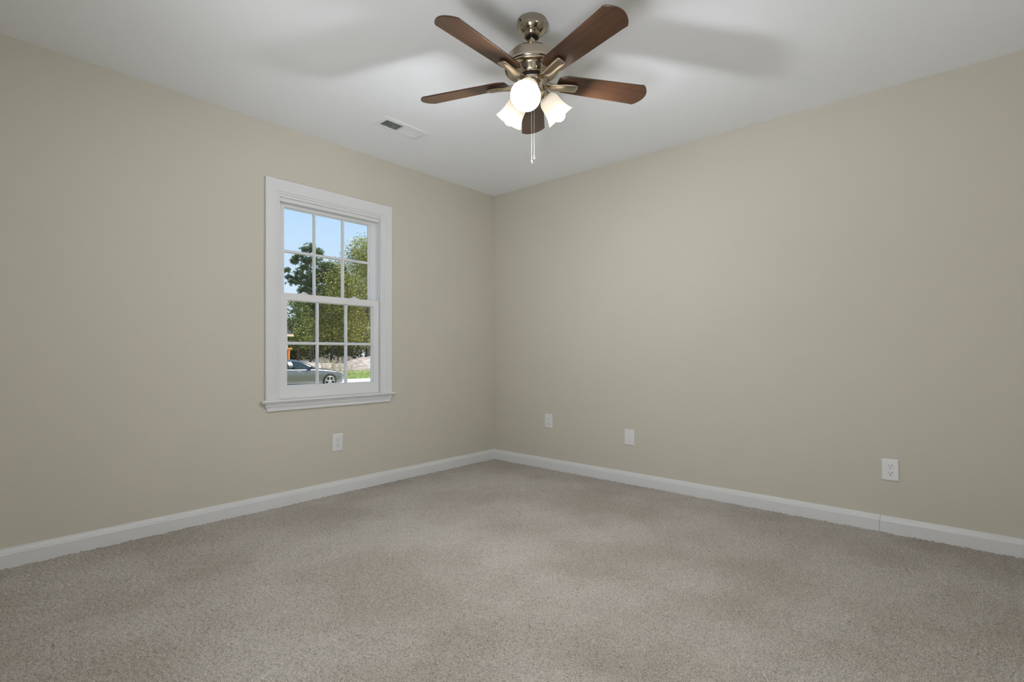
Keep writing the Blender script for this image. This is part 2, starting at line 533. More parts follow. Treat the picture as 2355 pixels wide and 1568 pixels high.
tag(obj('baseboard_right', bm, M['trim']), 'white baseboard along the right wall, with one joint in it', 'baseboard', 'structure')

# ================================================================== WINDOW
win = tag(empty('window_1', (WXC, Y1, 0)), 'white double-hung window with six panes in each sash', 'window', 'structure')
CASO, CASI = 0.473, 0.379        # half widths of the casing outside / inside
CTOP_O, CTOP_I, CBOT = 2.092, 1.985, 0.683
# casing: mitred, flat outer board and two small inner steps
CP = [(0, 0), (0, 0.017), (0.002, 0.019), (0.066, 0.017), (0.069, 0.013), (0.078, 0.0115), (0.081, 0.006), (0.094, 0.005), (0.094, 0)]
bm = bmesh.new()
def cas_l(u, v): return (-CASO + u, -v, CBOT)
def cas_lt(u, v): return (-CASO + u, -v, CTOP_O - u * (CTOP_O - CTOP_I) / 0.094)
def cas_rt(u, v): return (CASO - u, -v, CTOP_O - u * (CTOP_O - CTOP_I) / 0.094)
def cas_r(u, v): return (CASO - u, -v, CBOT)
extrude_profile(bm, CP, [cas_l, cas_lt, cas_rt, cas_r])
obj('casing', bm, M['trim'], win)
# stool with rounded nose and horns
bm = bmesh.new()
box(bm, -0.502, 0.502, -0.036, -0.0008, 0.664, 0.683)
bmesh.ops.bevel(bm, geom=[e for e in bm.edges if all(v.co.y < -0.03 for v in e.verts) or (all(abs(v.co.x) > 0.5 for v in e.verts) and abs(e.verts[0].co.y - e.verts[1].co.y) > 0.01)], offset=0.007, segments=3, affect='EDGES')
obj('stool', bm, M['trim'], win, smooth=True, angle=35)
# apron with an ogee face and shaped, returned ends
AP = [(0.664, 0.021, 0.474), (0.656, 0.021, 0.474), (0.651, 0.017, 0.474), (0.642, 0.016, 0.472), (0.636, 0.012, 0.466), (0.625, 0.0105, 0.463), (0.615, 0.012, 0.462), (0.6105, 0.010, 0.462)]
bm = bmesh.new()
loft(bm, [[(-hx, -0.0006, z), (-hx, -d, z), (hx, -d, z), (hx, -0.0006, z)] for z, d, hx in AP])
obj('apron', bm, M['trim'], win)
# jamb liner (box frame set into the wall), with balance grooves
bm = bmesh.new()
slab_with_hole(bm, [-0.3855, -0.3765, 0.3765, 0.3855], [0.6655, 0.6838, 1.984, 1.9915], lambda u, v, t: (u, t, v), 0.001, 0.125)
for s in (-1, 1):
    for y0, y1 in ((0.049, 0.053), (0.094, 0.100), (0.068, 0.071)):
        box(bm, min(s * 0.3765, s * 0.3705), max(s * 0.3765, s * 0.3705), y0, y1, 0.690, 1.984)
box(bm, -0.3705, 0.3705, 0.050, 0.054, 1.970, 1.984)
box(bm, -0.376, 0.376, 0.010, 0.0535, 1.9615, 1.9842, 0.002)   # head filler above the lower sash's track
box(bm, -0.44, 0.44, 0.1405, 0.20, 0.635, 0.664)     # outside sill
obj('jamb', bm, M['vinyl'], win)

def sash(name, zb, zt, bot, top, y0, stile=0.0485, hw=0.3725):
    s = empty(name, parent=win)
    th = 0.036
    gx0, gz0, gz1 = hw - stile, zb + bot, zt - top
    bm = bmesh.new()
    slab_with_hole(bm, [-hw, -gx0, gx0, hw], [zb, gz0, gz1, zt], lambda u, v, t: (u, t, v), y0, y0 + th)
    # sloped glazing bead inside the opening
    for y in (0.008, th - 0.008):
        pass
    bw = 0.006
    bd = [(0, 0.010), (bw, 0.014), (bw, th - 0.014), (0, th - 0.010)]
    rings = []
    for cx, cz, sx_, sz in ((-gx0, gz0, 1, 1), (gx0, gz0, -1, 1), (gx0, gz1, -1, -1), (-gx0, gz1, 1, -1)):
        rings.append([(cx + sx_ * u, y0 + v, cz + sz * u) for u, v in bd])
    vr = [[bm.verts.new(p) for p in r] for r in rings]
    for i in range(4):
        a, c = vr[i], vr[(i + 1) % 4]
        for k in range(4):
            bm.faces.new((a[k], a[(k + 1) % 4], c[(k + 1) % 4], c[k]))
    obj('sash_frame', bm, M['vinyl'], s)
    # muntins: two uprights and one crossbar, bevelled, either side of the glass
    bm = bmesh.new()
    mw, md = 0.0103, 0.0125
    yc = y0 + th / 2
    for k in (-1, 1):
        x = k * gx0 / 3
        loft(bm, [[(x - mw, yc, z), (x - mw * 0.55, yc - md, z), (x + mw * 0.55, yc - md, z), (x + mw, yc, z), (x + mw * 0.55, yc + md, z), (x - mw * 0.55, yc + md, z)] for z in (gz0 + 0.004, gz1 - 0.004)])
    zc = (gz0 + gz1) / 2
    loft(bm, [[(x, yc, zc - mw), (x, yc - md * 0.94, zc - mw * 0.55), (x, yc - md * 0.94, zc + mw * 0.55), (x, yc, zc + mw), (x, yc + md * 0.94, zc + mw * 0.55), (x, yc + md * 0.94, zc - mw * 0.55)] for x in (-gx0 + 0.004, gx0 - 0.004)])
    obj('muntin_grid', bm, M['vinyl'], s)
    obj('glass_pane', new_box(-gx0 + 0.003, gx0 - 0.003, yc - 0.002, yc + 0.002, gz0 + 0.003, gz1 - 0.003), M['glass'], s)
    return s
sash('upper_sash', 1.330, 1.9835, 0.038, 0.043, 0.0540)
low = sash('lower_sash', 0.6845, 1.3725, 0.0785, 0.045, 0.0115)
# cam locks on the meeting rail
for x in (-0.205, 0.175):
    bm = bmesh.new()
    box(bm, x - 0.030, x + 0.030, 0.018, 0.044, 1.3727, 1.3787, 0.002)
    lathe(bm, [(0, 1.3785), (0.011, 1.3785), (0.0105, 1.387), (0.006, 1.389), (0, 1.389)], 16, Matrix.Translation((x, 0.031, 0)))
    box(bm, x - 0.004, x + 0.024, 0.026, 0.036, 1.381, 1.387, 0.002)
    obj('sash_lock', bm, M['vinyl'], win, smooth=True, angle=40)

# ================================================================== WALL PLATES
def plate_frame(place_loc, wall):
    """Empty whose local x runs along the wall (to the right in view), y into the room, z up"""
    return place_loc

def rounded_face(bm, cx, cz, w_, h_, y0, y1):
    """duplex face: round sides cut flat above and below"""
    pts = []
    R_ = w_ / 2
    for i in range(48):
        a = 2 * PI * i / 48
        pts.append((cx + R_ * math.cos(a), cz + max(-h_ / 2, min(h_ / 2, R_ * math.sin(a)))))
    r0 = [bm.verts.new((x, y0, z)) for x, z in pts]
    r1 = [bm.verts.new((x, y1 - 0.0006, z)) for x, z in pts]
    r2 = [bm.verts.new((cx + (x - cx) * 0.95, y1, cz + (z - cz) * 0.95)) for x, z in pts]
    for a, c in ((r0, r1), (r1, r2)):
        for k in range(48):
            bm.faces.new((a[k], a[(k + 1) % 48], c[(k + 1) % 48], c[k]))
    bm.faces.new(r2); bm.faces.new(r0[::-1])

def cover_plate(t, w_=0.078, h_=0.119):
    bm = bmesh.new()
    loft(bm, [[(sx_ * (w_ / 2 - i), d, sz * (h_ / 2 - i)) for sx_, sz in ((-1, -1), (1, -1), (1, 1), (-1, 1))] for d, i in ((0.0004, 0), (0.0030, 0.0), (0.0045, 0.0008), (0.0062, 0.0045), (0.0066, 0.007))])
    return obj('cover_plate', bm, M['plastic'], t)

def outlet(loc, rotz, label, tilt=0.0):
    t = tag(empty('wall_outlet', loc, rotz), label, 'outlet', group='duplex outlets low on the walls')
    t.rotation_euler = (0, tilt, rotz)
    cover_plate(t)
    for s in (1, -1):
        cz = 0.0195 * s
        bm = bmesh.new()
        rounded_face(bm, 0, cz, 0.0345, 0.0285, 0.0060, 0.0092)
        f = obj('receptacle', bm, M['plastic'], t)
        bm = bmesh.new()
        box(bm, -0.0076, -0.0052, 0.0088, 0.00935, cz + 0.0005, cz + 0.0090)
        box(bm, 0.0054, 0.0074, 0.0088, 0.00935, cz + 0.0015, cz + 0.0085)
        lathe(bm, [(0, 0.0088), (0.0027, 0.0088), (0.0027, 0.00935), (0, 0.00935)], 14, Matrix.Translation((0, 0, cz - 0.0068)) @ Matrix.Rotation(-PI / 2, 4, 'X'))
        obj('contact_slots', bm, M['slot'], f)['label'] = 'three dark contact slots'
    bm = bmesh.new()
    lathe(bm, [(0, 0.0064), (0.0034, 0.0064), (0.0030, 0.0074), (0, 0.0078)], 16, Matrix.Rotation(-PI / 2, 4, 'X'))
    obj('screw', bm, M['screw'], t, smooth=True, angle=40)
    return t

# rotz = PI turns local y into the room from the left wall; PI/2 from the right wall
outlet((1.8985, Y1, 0.3562), PI, 'white duplex outlet on the wall below the window')
outlet((X1, 2.6655, 0.4024), PI / 2, 'white duplex outlet highest on the right wall, nearest the corner')
outlet((X1, 0.3170, 0.3425), PI / 2, 'white duplex outlet on the right wall above the baseboard joint, farthest from the corner', math.radians(1.0))
t = tag(empty('blank_plate', (X1, 1.904, 0.3477), PI / 2), 'blank white cover plate with no sockets, on the right wall between two outlets', 'wall plate')
cover_plate(t, 0.0795, 0.1195)
for s in (1, -1):
    bm = bmesh.new()
    lathe(bm, [(0, 0.0064), (0.0034, 0.0064), (0.0030, 0.0074), (0, 0.0078)], 16, Matrix.Translation((0, 0, 0.0415 * s)) @ Matrix.Rotation(-PI / 2, 4, 'X'))
    obj('screw', bm, M['screw'], t, smooth=True, angle=40)

# ================================================================== CEILING REGISTER
reg = tag(empty('air_register', ((VX0 + VX1) / 2, (VY0 + VY1) / 2, CEIL)), 'white louvred air register in the ceiling above the window', 'air vent')
hx, hy_ = (VX1 - VX0) / 2, (VY1 - VY0) / 2
ox, oy = 0.140, 0.044
bm = bmesh.new()
rr_ = [[bm.verts.new((sx_ * x, sy_ * y, z)) for sx_, sy_ in ((-1, -1), (1, -1), (1, 1), (-1, 1))] for z, x, y in ((-0.0004, hx, hy_), (-0.0014, hx, hy_), (-0.0048, hx - 0.010, hy_ - 0.010), (-0.0052, hx - 0.014, hy_ - 0.014), (-0.0052, ox, oy), (-0.0004, ox, oy))]
for a_, c_ in zip(rr_, rr_[1:] + rr_[:1]):
    for k in range(4):
        bm.faces.new((a_[k], a_[(k + 1) % 4], c_[(k + 1) % 4], c_[k]))
box(bm, -0.008, 0.008, -oy, oy, -0.0050, 0.004)         # centre bar
obj('frame', bm, M['register'], reg)
bm = bmesh.new()
for z0, z1 in ((0.001, 0.10),):
    for a in ((-0.1445, -0.1425, -0.0505, 0.0505), (0.1425, 0.1445, -0.0505, 0.0505), (-0.1445, 0.1445, -0.0505, -0.0485), (-0.1445, 0.1445, 0.0485, 0.0505)):
        box(bm, *a, z0, z1)
    box(bm, -0.1445, 0.1445, -0.0505, 0.0505, z1, z1 + 0.002)
obj('duct_boot', bm, M['duct'], reg)['label'] = 'dark duct opening behind the louvres'
for side, tilt in ((-1, 1), (1, 1)):
    for k in range(11):
        cx = side * (0.017 + 0.0115 * k)
        bm = bmesh.new()
        # thin blade leaning along x
        lean = 0.0085
        p = [(cx + 0.0045, -oy + 0.0005, -0.0050), (cx + 0.0057, -oy + 0.0005, -0.0050), (cx + 0.0057 - lean, -oy + 0.0005, 0.0060), (cx + 0.0045 - lean, -oy + 0.0005, 0.0060)]
        if side < 0:
            p = [(2 * cx - x, y, z) for x, y, z in p]
        loft(bm, [p, [(x, oy - 0.0005, z) for x, y, z in p]])
        obj('louvre', bm, M['register'], reg)
obj('damper_lever', new_box(0.1405, 0.1435, -0.006, 0.020, -0.0068, -0.0052), M['screw'], reg)

# ================================================================== CEILING FAN
FC = FWD * 2.270 + RGT * 0.088
fan = tag(empty('ceiling_fan', (FC.x, FC.y, CEIL), YAW + PI), 'five-blade walnut ceiling fan with brushed nickel motor and three lit lamps', 'ceiling fan')
# local frame of the fan: +x towards the camera, +y to its right in the photo
def az(deg): return Matrix.Rotation(math.radians(deg), 4, 'Z')

bm = bmesh.new()
lathe(bm, [(0, -0.0004), (0.0650, -0.0004), (0.0650, -0.004), (0.064, -0.006), (0.064, -0.022), (0.0662, -0.025), (0.0660, -0.031), (0.0615, -0.040), (0.053, -0.050), (0.044, -0.057), (0.0390, -0.061), (0.0375, -0.065), (0.0350, -0.0685), (0.0310, -0.0695), (0.0265, -0.068), (0.0245, -0.060), (0.0, -0.058)], 64)
can = obj('canopy', bm, M['nickel_dark'], fan, smooth=True, angle=50)
bm = bmesh.new()
lathe(bm, [(0, -0.0585), (0.0243, -0.0602), (0.0240, -0.064), (0.018, -0.0655), (0, -0.066)], 32)
obj('canopy_socket', bm, M['black'], can, smooth=True, angle=40)
for a in (-55, 125):
    bm = bmesh.new()
    lathe(bm, [(0, 0), (0.0035, 0), (0.0035, 0.004), (0.002, 0.0055), (0, 0.0055)], 12, az(a) @ Matrix.Translation((0.0630, 0, -0.016)) @ Matrix.Rotation(PI / 2, 4, 'Y'))
    obj('canopy_screw', bm, M['black'], can, smooth=True, angle=40)
bm = bmesh.new()
lathe(bm, [(0, -0.062), (0.0135, -0.062), (0.0135, -0.132), (0, -0.132)], 24)
obj('downrod', bm, M['nickel'], fan, smooth=True, angle=40)
bm = bmesh.new()
lathe(bm, [(0, -0.118), (0.018, -0.118), (0.022, -0.121), (0.045, -0.124), (0.070, -0.131), (0.092, -0.143), (0.108, -0.160), (0.117, -0.178), (0.120, -0.190),
           (0.1205, -0.194), (0.123, -0.196), (0.124, -0.203), (0.1225, -0.210), (0.119, -0.213), (0.1195, -0.217), (0.118, -0.220), (0.112, -0.222), (0.104, -0.218),
           (0.096, -0.212), (0.086, -0.210), (0.081, -0.212), (0.078, -0.218), (0.069, -0.236), (0.064, -0.245), (0.058, -0.248), (0, -0.248)], 72)
mot = obj('motor_housing', bm, M['nickel'], fan, smooth=True, angle=50)
bm = bmesh.new()
lathe(bm, [(0, -0.2485), (0.056, -0.2485), (0.056, -0.262), (0, -0.262)], 40)
obj('flywheel', bm, M['black'], mot, smooth=True, angle=40)

BLADE_AZ = [33, 105, 177, 249, 321]
PITCH = math.radians(-12.5)
def blade_outline():
    pts = []
    r0, r1 = 0.118, 0.552
    w0, w1 = 0.050, 0.0635
    def hw(r): return w0 + (w1 - w0) * (r - r0) / (r1 - r0)
    # root with clipped corners, sides, round-cornered gently arched tip
    up = [(r0, 0.0), (r0, 0.030), (r0 + 0.004, 0.036), (r0 + 0.024, hw(r0 + 0.02) - 0.003), (r0 + 0.034, hw(r0 + 0.03))]
    for k in range(1, 7):
        r = r0 + 0.034 + (r1 - 0.050 - r0 - 0.034) * k / 6
        up.append((r, hw(r)))
    for k in range(0, 9):
        y = hw(r1) * (1 - k / 8)
        r = r1 - 0.034 * (y / hw(r1)) ** 2
        if k == 0:
            up += [(r - 0.006, y), (r - 0.001, y - 0.0012), (r + 0.002, y - 0.004)]
        else:
            up.append((r, y))
    lo = [(r, -y) for r, y in up[::-1] if y > 0]
    return up + lo
OUT = blade_outline()
for a in BLADE_AZ:
    bm = bmesh.new()
    th = 0.0055
    loft(bm, [[(r if i != 1 else r, y, z) for r, y in [(0.32 + (r - 0.32) * s_, y * (1 if s_ == 1 else 0.985)) for r, y in OUT]] for i, (z, s_) in enumerate(((-th / 2, 0.996), (-th / 2 + 0.001, 1), (th / 2 - 0.001, 1), (th / 2, 0.996)))])
    bl = obj('blade', bm, M['walnut'], fan)
    bl.matrix_local = az(a) @ Matrix.Translation((0, 0, -0.256)) @ Matrix.Rotation(PITCH, 4, 'X')
    # blade iron: a curved nickel bracket from the hub under the blade
    bm = bmesh.new()
    path = [(0.046, -0.268, 0.017, 0.0075), (0.062, -0.270, 0.017, 0.0075), (0.080, -0.274, 0.018, 0.007), (0.100, -0.2765, 0.0195, 0.007), (0.125, -0.2745, 0.0205, 0.0068), (0.150, -0.2715, 0.0215, 0.0068), (0.180, -0.2695, 0.0225, 0.0068), (0.200, -0.2688, 0.0225, 0.0068), (0.2085, -0.2685, 0.0200, 0.006), (0.2125, -0.2682, 0.0155, 0.004)]
    rings = []
    for i, (r, z, hw_, ht) in enumerate(path):
        q = min(1.0, max(0.0, (r - 0.07) / 0.06))
        ang = PITCH * q
        ring = []
        for k in range(16):
            t_ = 2 * PI * k / 16
            cy = math.copysign(abs(math.cos(t_)) ** 0.45, math.cos(t_)) * hw_
            cz = math.copysign(abs(math.sin(t_)) ** 0.6, math.sin(t_)) * ht
            ring.append((r, cy * math.cos(ang) - cz * math.sin(ang), z + cy * math.sin(ang) + cz * math.cos(ang)))
        rings.append(ring)
    loft(bm, rings)
    ir = obj('blade_iron', bm, M['nickel'], fan, smooth=True, angle=60)
    ir.matrix_local = az(a)

# light kit
bm = bmesh.new()
lathe(bm, [(0, -0.262), (0.060, -0.262), (0.0635, -0.264), (0.0635, -0.276), (0.061, -0.279), (0.0575, -0.280), (0.0575, -0.308), (0.056, -0.318), (0.050, -0.328), (0.040, -0.334), (0.026, -0.337), (0.024, -0.342), (0.010, -0.344), (0, -0.344)], 56)
kit = obj('switch_housing', bm, M['nickel'], fan, smooth=True, angle=45)

LAMP_AZ = [-13, 113, 226]
TILT = math.radians(46)          # lamp axis below the horizontal
LOUT = Vector((math.cos(TILT), 0, -math.sin(TILT)))
def lamp_frame(a):
    # local +z along the lamp axis, origin where the glass meets the socket
    q = Vector((0, 0, 1)).rotation_difference(LOUT).to_matrix().to_4x4()
    return az(a) @ Matrix.Translation((0.066, 0, -0.317)) @ q
for a in LAMP_AZ:
    F4 = lamp_frame(a)
    lamp = empty('lamp', parent=fan)
    lamp.matrix_local = F4
    bm = bmesh.new()
    tube(bm, [(0, 0, -0.048), (0, 0, -0.036), (0, 0, -0.020)], [0.012, 0.011, 0.011], 14)
    lathe(bm, [(0, -0.030), (0.016, -0.030), (0.021, -0.026), (0.0215, -0.006), (0.0245, -0.004), (0.0250, 0.004), (0.0225, 0.006), (0, 0.006)], 36)
    obj('socket', bm, M['nickel'], lamp, smooth=True, angle=40)
    bm = bmesh.new()
    prof = [(0.0235, 0.000), (0.031, 0.004), (0.0385, 0.012), (0.0435, 0.024), (0.0455, 0.040), (0.0470, 0.056), (0.0495, 0.072), (0.0545, 0.089), (0.0610, 0.104), (0.0645, 0.110)]
    th = 0.0026
    inner = [(r - th, z + (0.001 if i else 0.002)) for i, (r, z) in enumerate(prof)]
    lathe(bm, prof + [(0.0640, 0.1120), (0.0622, 0.1120)] + inner[::-1], 56)
    obj('lamp_shade', bm, M['frost'], lamp, smooth=True, angle=70)
    bm = bmesh.new()
    lathe(bm, [(0, 0.004), (0.013, 0.004), (0.0135, 0.036), (0.0150, 0.046), (0.0180, 0.058), (0.0215, 0.070), (0.0235, 0.078), (0, 0.078)], 28)
    obj('bulb_neck', bm, M['white_socket'], lamp, smooth=True, angle=40)
    bm = bmesh.new()
    rb = 0.0275
    lathe(bm, [(0, 0.0785), (0.0235, 0.0785)] + [(rb * math.cos(t_), 0.098 + rb * math.sin(t_)) for t_ in np.linspace(-0.56, PI / 2 - 0.001, 12)] + [(0, 0.098 + rb)], 28)
    obj('bulb', bm, M['bulb'], lamp, smooth=True, angle=70)

# pull chains
for (cx, cy, zt, zb, kind) in ((0.030, -0.003, -0.334, -0.617, 0), (0.030, 0.0085, -0.334, -0.594, 1)):
    bm = bmesh.new()
    z = zt
    tube(bm, [(cx, cy, zt), (cx, cy, zb)], 0.0005, 6)
    while z > zb:
        bmesh.ops.create_icosphere(bm, subdivisions=1, radius=0.0013, matrix=Matrix.Translation((cx, cy, z)))
        z -= 0.0033
    ch = obj('pull_chain', bm, M['chain'], fan, smooth=True)
    bm = bmesh.new()
    lathe(bm, [(0, 0.004), (0.0022, 0.003), (0.0022, -0.002), (0, -0.003)], 10, Matrix.Translation((cx, cy, zb)))
    if kind == 0:      # teardrop fob
        lathe(bm, [(0, -0.003), (0.0018, -0.006), (0.0042, -0.014), (0.0048, -0.019), (0.0036, -0.024), (0, -0.026)], 16, Matrix.Translation((cx, cy, zb)) @ Matrix.Rotation(0.12, 4, 'X'))
    else:              # flat fan-shaped fob
        loft(bm, [[(cx - 0.0008, cy - w_, zb + z_), (cx - 0.0008, cy + w_, zb + z_), (cx + 0.0008, cy + w_, zb + z_), (cx + 0.0008, cy - w_, zb + z_)] for z_, w_ in ((-0.003, 0.0012), (-0.008, 0.0035), (-0.016, 0.0055), (-0.021, 0.0045), (-0.0235, 0.0015))])
    obj('fob', bm, M['chain'], ch, smooth=True, angle=40)

# ================================================================== OUTDOORS
G = -0.73
random.seed(11)
R = np.random.default_rng(7)
def ground_z(x, y):
    t1_ = np.clip((y - 31) / 8, 0, 1); t2_ = np.clip((y - 39) / 8, 0, 1)
    s_ = lambda t: t * t * (3 - 2 * t)
    return G + 0.16 * s_(t1_) + 0.52 * s_(t2_) + 0.04 * np.sin(x * 0.7) * np.cos(y * 0.5) * s_(t2_)

def terrain(name, x0, x1, y0, y1, n, material, drop=0.0):
    gx, gy = np.meshgrid(np.linspace(x0, x1, n), np.linspace(y0, y1, n))
    gz = ground_z(gx, gy) - drop
    idx = np.arange(n * n).reshape(n, n)
    return raw_obj(name, np.stack([gx, gy, gz], -1).reshape(-1, 3), np.stack([idx[:-1, :-1], idx[:-1, 1:], idx[1:, 1:], idx[1:, :-1]], -1).reshape(-1, 4), material, smooth=True)
tag(terrain('ground', -30, 70, 3.46, 22.0, 30, M['lawn'], 0.0), 'lawn between the house and the street', 'ground', 'structure')
tag(terrain('ground_woods', -30, 90, 36.0, 130, 60, M['woods_floor']), 'sandy ground under the trees across the street', 'ground', 'structure')
tag(terrain('ground_verge', -30, 90, 30.0, 36.0, 40, M['lawn']), 'grassy verge along the far side of the street', 'ground', 'structure')
tag(obj('road', new_box(-30, 90, 22.0, 30.0, G - 0.2, G - 0.002), M['asphalt']), 'pale sunlit street beyond the window', 'road', 'structure')

# verge grass
def grass_patch(name, n, xr, yr, hr, wd, material, lean=0.5):
    x = R.uniform(*xr, n); y = R.uniform(*yr, n); z = ground_z(x, y) - 0.01
    hh = R.uniform(*hr, n); a = R.uniform(0, 2 * PI, n); l = R.uniform(0, lean, n) * hh; a2 = R.uniform(0, 2 * PI, n)
    dx, dy = np.cos(a) * wd, np.sin(a) * wd
    tx, ty = np.cos(a2) * l, np.sin(a2) * l
    V = np.stack([np.stack([x - dx, y - dy, z], -1), np.stack([x + dx, y + dy, z], -1), np.stack([x + tx, y + ty, z + hh], -1)], 1).reshape(-1, 3)
    return raw_obj(name, V, np.arange(3 * n).reshape(n, 3), material)
tag(grass_patch('grass', 30000, (13, 34), (30.05, 38.5), (0.04, 0.15), 0.014, M['grass']), 'sunlit green grass along the far edge of the street', 'grass', 'stuff')

def heap(name, cx, cy, rx, ry, hgt, material, seed, n=70, rough=0.22):
    rr = np.random.default_rng(seed)
    gx, gy = np.meshgrid(np.linspace(-1, 1, n), np.linspace(-1, 1, n))
    d = np.sqrt(gx ** 2 + gy ** 2)
    base = np.clip(1 - d ** 2, 0, None) ** 0.8
    nz = np.zeros_like(gx)
    for f, am in ((2.2, 0.5), (4.5, 0.3), (9, 0.2), (17, 0.12)):
        for _ in range(3):
            th, ph = rr.uniform(0, PI), rr.uniform(0, 2 * PI)
            nz += am * np.sin(f * (gx * math.cos(th) + gy * math.sin(th)) + ph)
    z = ground_z(cx + gx * rx, cy + gy * ry) - 0.08 + hgt * base * (1 + rough * nz)
    z = np.where(d > 0.999, ground_z(cx + gx * rx, cy + gy * ry) - 0.10, z)
    idx = np.arange(n * n).reshape(n, n)
    return raw_obj(name, np.stack([cx + gx * rx, cy + gy * ry, z], -1).reshape(-1, 3), np.stack([idx[:-1, :-1], idx[:-1, 1:], idx[1:, 1:], idx[1:, :-1]], -1).reshape(-1, 4), material, smooth=True)
tag(heap('dirt_mound', 30.5, 43.5, 6.0, 3.6, 0.72, M['sand'], 3, 90, 0.42), 'pale sandy dirt mound behind the verge grass, right of the car', 'dirt mound')
tag(heap('dirt_mound', 21.5, 44.5, 4.5, 2.5, 0.30, M['sand'], 8), 'low pale dirt ridge among the trunks behind the car', 'dirt mound')
tag(heap('earth_heap', 26.4, 44.2, 1.25, 1.0, 0.80, M['earth'], 5, 40), 'dark brown earth heap at the left end of the pale mound', 'earth heap')

bm = bmesh.new()
tube(bm, [(30.0, 44.0, 0.62), (31.2, 43.6, 0.60), (32.3, 43.5, 0.50)], [0.06, 0.05, 0.03], 8)
tag(obj('fallen_branch', bm, M['bark_pale'], smooth=True), 'pale fallen branch lying along the top of the dirt mound', 'branch')

# tall dry grass clump
bm = bmesh.new()
for k in range(80):
    bx, by = 19.35 + random.gauss(0, 0.55), 33.8 + random.gauss(0, 0.4)
    bz = float(ground_z(bx, by)) - 0.02
    hh = random.uniform(0.5, 1.42)
    ln = random.uniform(-0.95, 0.15) * hh * 0.75
    ly = random.uniform(-0.2, 0.2)
    tube(bm, [(bx, by, bz), (bx + ln * 0.3, by + ly * 0.4, bz + hh * 0.55), (bx + ln * 0.7, by + ly * 0.8, bz + hh * 0.88), (bx + ln, by + ly, bz + hh)], [0.007, 0.006, 0.016, 0.003], 5)
tag(obj('dry_grass_clump', bm, M['straw'], smooth=True), 'clump of tall dry straw-coloured grass just past the car bonnet', 'dry grass')

# ---------------------------------------------------------------- trees
def leaf_mesh(name, centres, size, material, parent, flat=0.5, asp=0.55):
    n = len(centres)
    c = np.asarray(centres)
    u = R.standard_normal((n, 3)); u[:, 2] *= flat; u /= np.linalg.norm(u, axis=1)[:, None]
    v = R.standard_normal((n, 3)); v -= u * (u * v).sum(1)[:, None]; v /= np.linalg.norm(v, axis=1)[:, None]
    s_ = (size * R.uniform(0.6, 1.35, n))[:, None]
    V = np.stack([c - u * s_, c + v * s_ * asp, c + u * s_, c - v * s_ * asp], 1).reshape(-1, 3)
    return raw_obj(name, V, np.arange(4 * n).reshape(n, 4), material, parent)

def blob_points(blobs, n):
    """points near the surface of leafy lumps; blobs rows: x, y, z, rx, ry, rz"""
    B = np.asarray(blobs, float)
    wgt = B[:, 3] * B[:, 5]; wgt /= wgt.sum()
    k = R.choice(len(B), n, p=wgt)
    d = R.standard_normal((n, 3)); d /= np.linalg.norm(d, axis=1)[:, None]
    rad = R.uniform(0.25, 1.0, n) ** 0.45
    rad *= 1 + 0.16 * np.sin(7 * d[:, 0] + 3 * d[:, 2] + k) + R.normal(0, 0.06, n)
    return B[k, :3] + d * rad[:, None] * B[k, 3:]

def add_branches(bm, base, z0, blobs, r=0.05):
    for b_ in blobs:
        zc = max(z0, b_[2] - 0.9)
        a = Vector((base[0], base[1], min(zc, b_[2])))
        c = Vector(b_[:3])
        mid = a.lerp(c, 0.55) + Vector((0, 0, -0.10 * (c - a).length))
        tube(bm, [a, mid, c], [r, r * 0.7, r * 0.3], 6)

def leafy_tree(name, label, cat, x, y, trunk_h, tr_r, blobs, n, size, material, bark='bark', group=None):
    gz = float(ground_z(x, y)) - 0.1
    t = tag(empty(name, (x, y, gz)), label, cat, group=group)
    rel = [(bx, by, bz - gz, *rr) for bx, by, bz, *rr in blobs]   # blobs: x, y from the trunk, absolute height
    bm = bmesh.new()
    tube(bm, [(0, 0, 0), (0.06, 0.03, trunk_h * 0.35), (-0.05, -0.04, trunk_h * 0.7), (0.02, 0, trunk_h)], [tr_r * 1.25, tr_r, tr_r * 0.8, tr_r * 0.45], 10)
    add_branches(bm, (0, 0), trunk_h * 0.35, rel, tr_r * 0.35)
    obj('trunk', bm, M[bark], t, smooth=True)
    leaf_mesh('foliage', blob_points(rel, n), size, M[material], t)
    return t

def lumps(cx, cy, z0, z1, rad, n, seed, taper=0.6):
    rr = random.Random(seed)
    out = []
    for i in range(n):
        f = (i + 0.5) / n
        z = z0 + (z1 - z0) * f
        wd = rad * (math.sin(PI * (0.18 + 0.75 * f)) ** 0.8) * (1 - taper * max(0, f - 0.55))
        a = rr.uniform(0, 2 * PI)
        q = rr.uniform(0.25, 0.85) * wd
        s_ = rr.uniform(0.30, 0.46) * rad
        out.append((q * math.cos(a), q * math.sin(a), z, s_ * 1.1, s_ * 1.1, s_ * 0.8))
    return out


# big yellow-green tree at the right, in front
leafy_tree('oak_tree', 'big yellow-green leafy tree filling the right panes of the window', 'tree', 31.6, 48.5, 9.5, 0.20,
           lumps(0, 0, 2.3, 12.3, 5.0, 46, 2, 0.75), 44000, 0.088, 'leaf_light', 'bark_pale')
leafy_tree('oak_tree', 'yellow-green leafy tree in the middle panes, right of the pine', 'tree', 28.9, 51.5, 8.0, 0.15,
           lumps(0, 0, 2.4, 10.2, 3.5, 34, 5, 0.7), 27000, 0.088, 'leaf_light', 'bark')
leafy_tree('oak_tree', 'mid-green leafy tree behind the parked car, left of the pine trunk', 'tree', 24.6, 50.4, 5.4, 0.11,
           lumps(0, 0, 1.5, 6.2, 2.3, 15, 9, 0.5), 4600, 0.095, 'leaf_mid', 'bark')

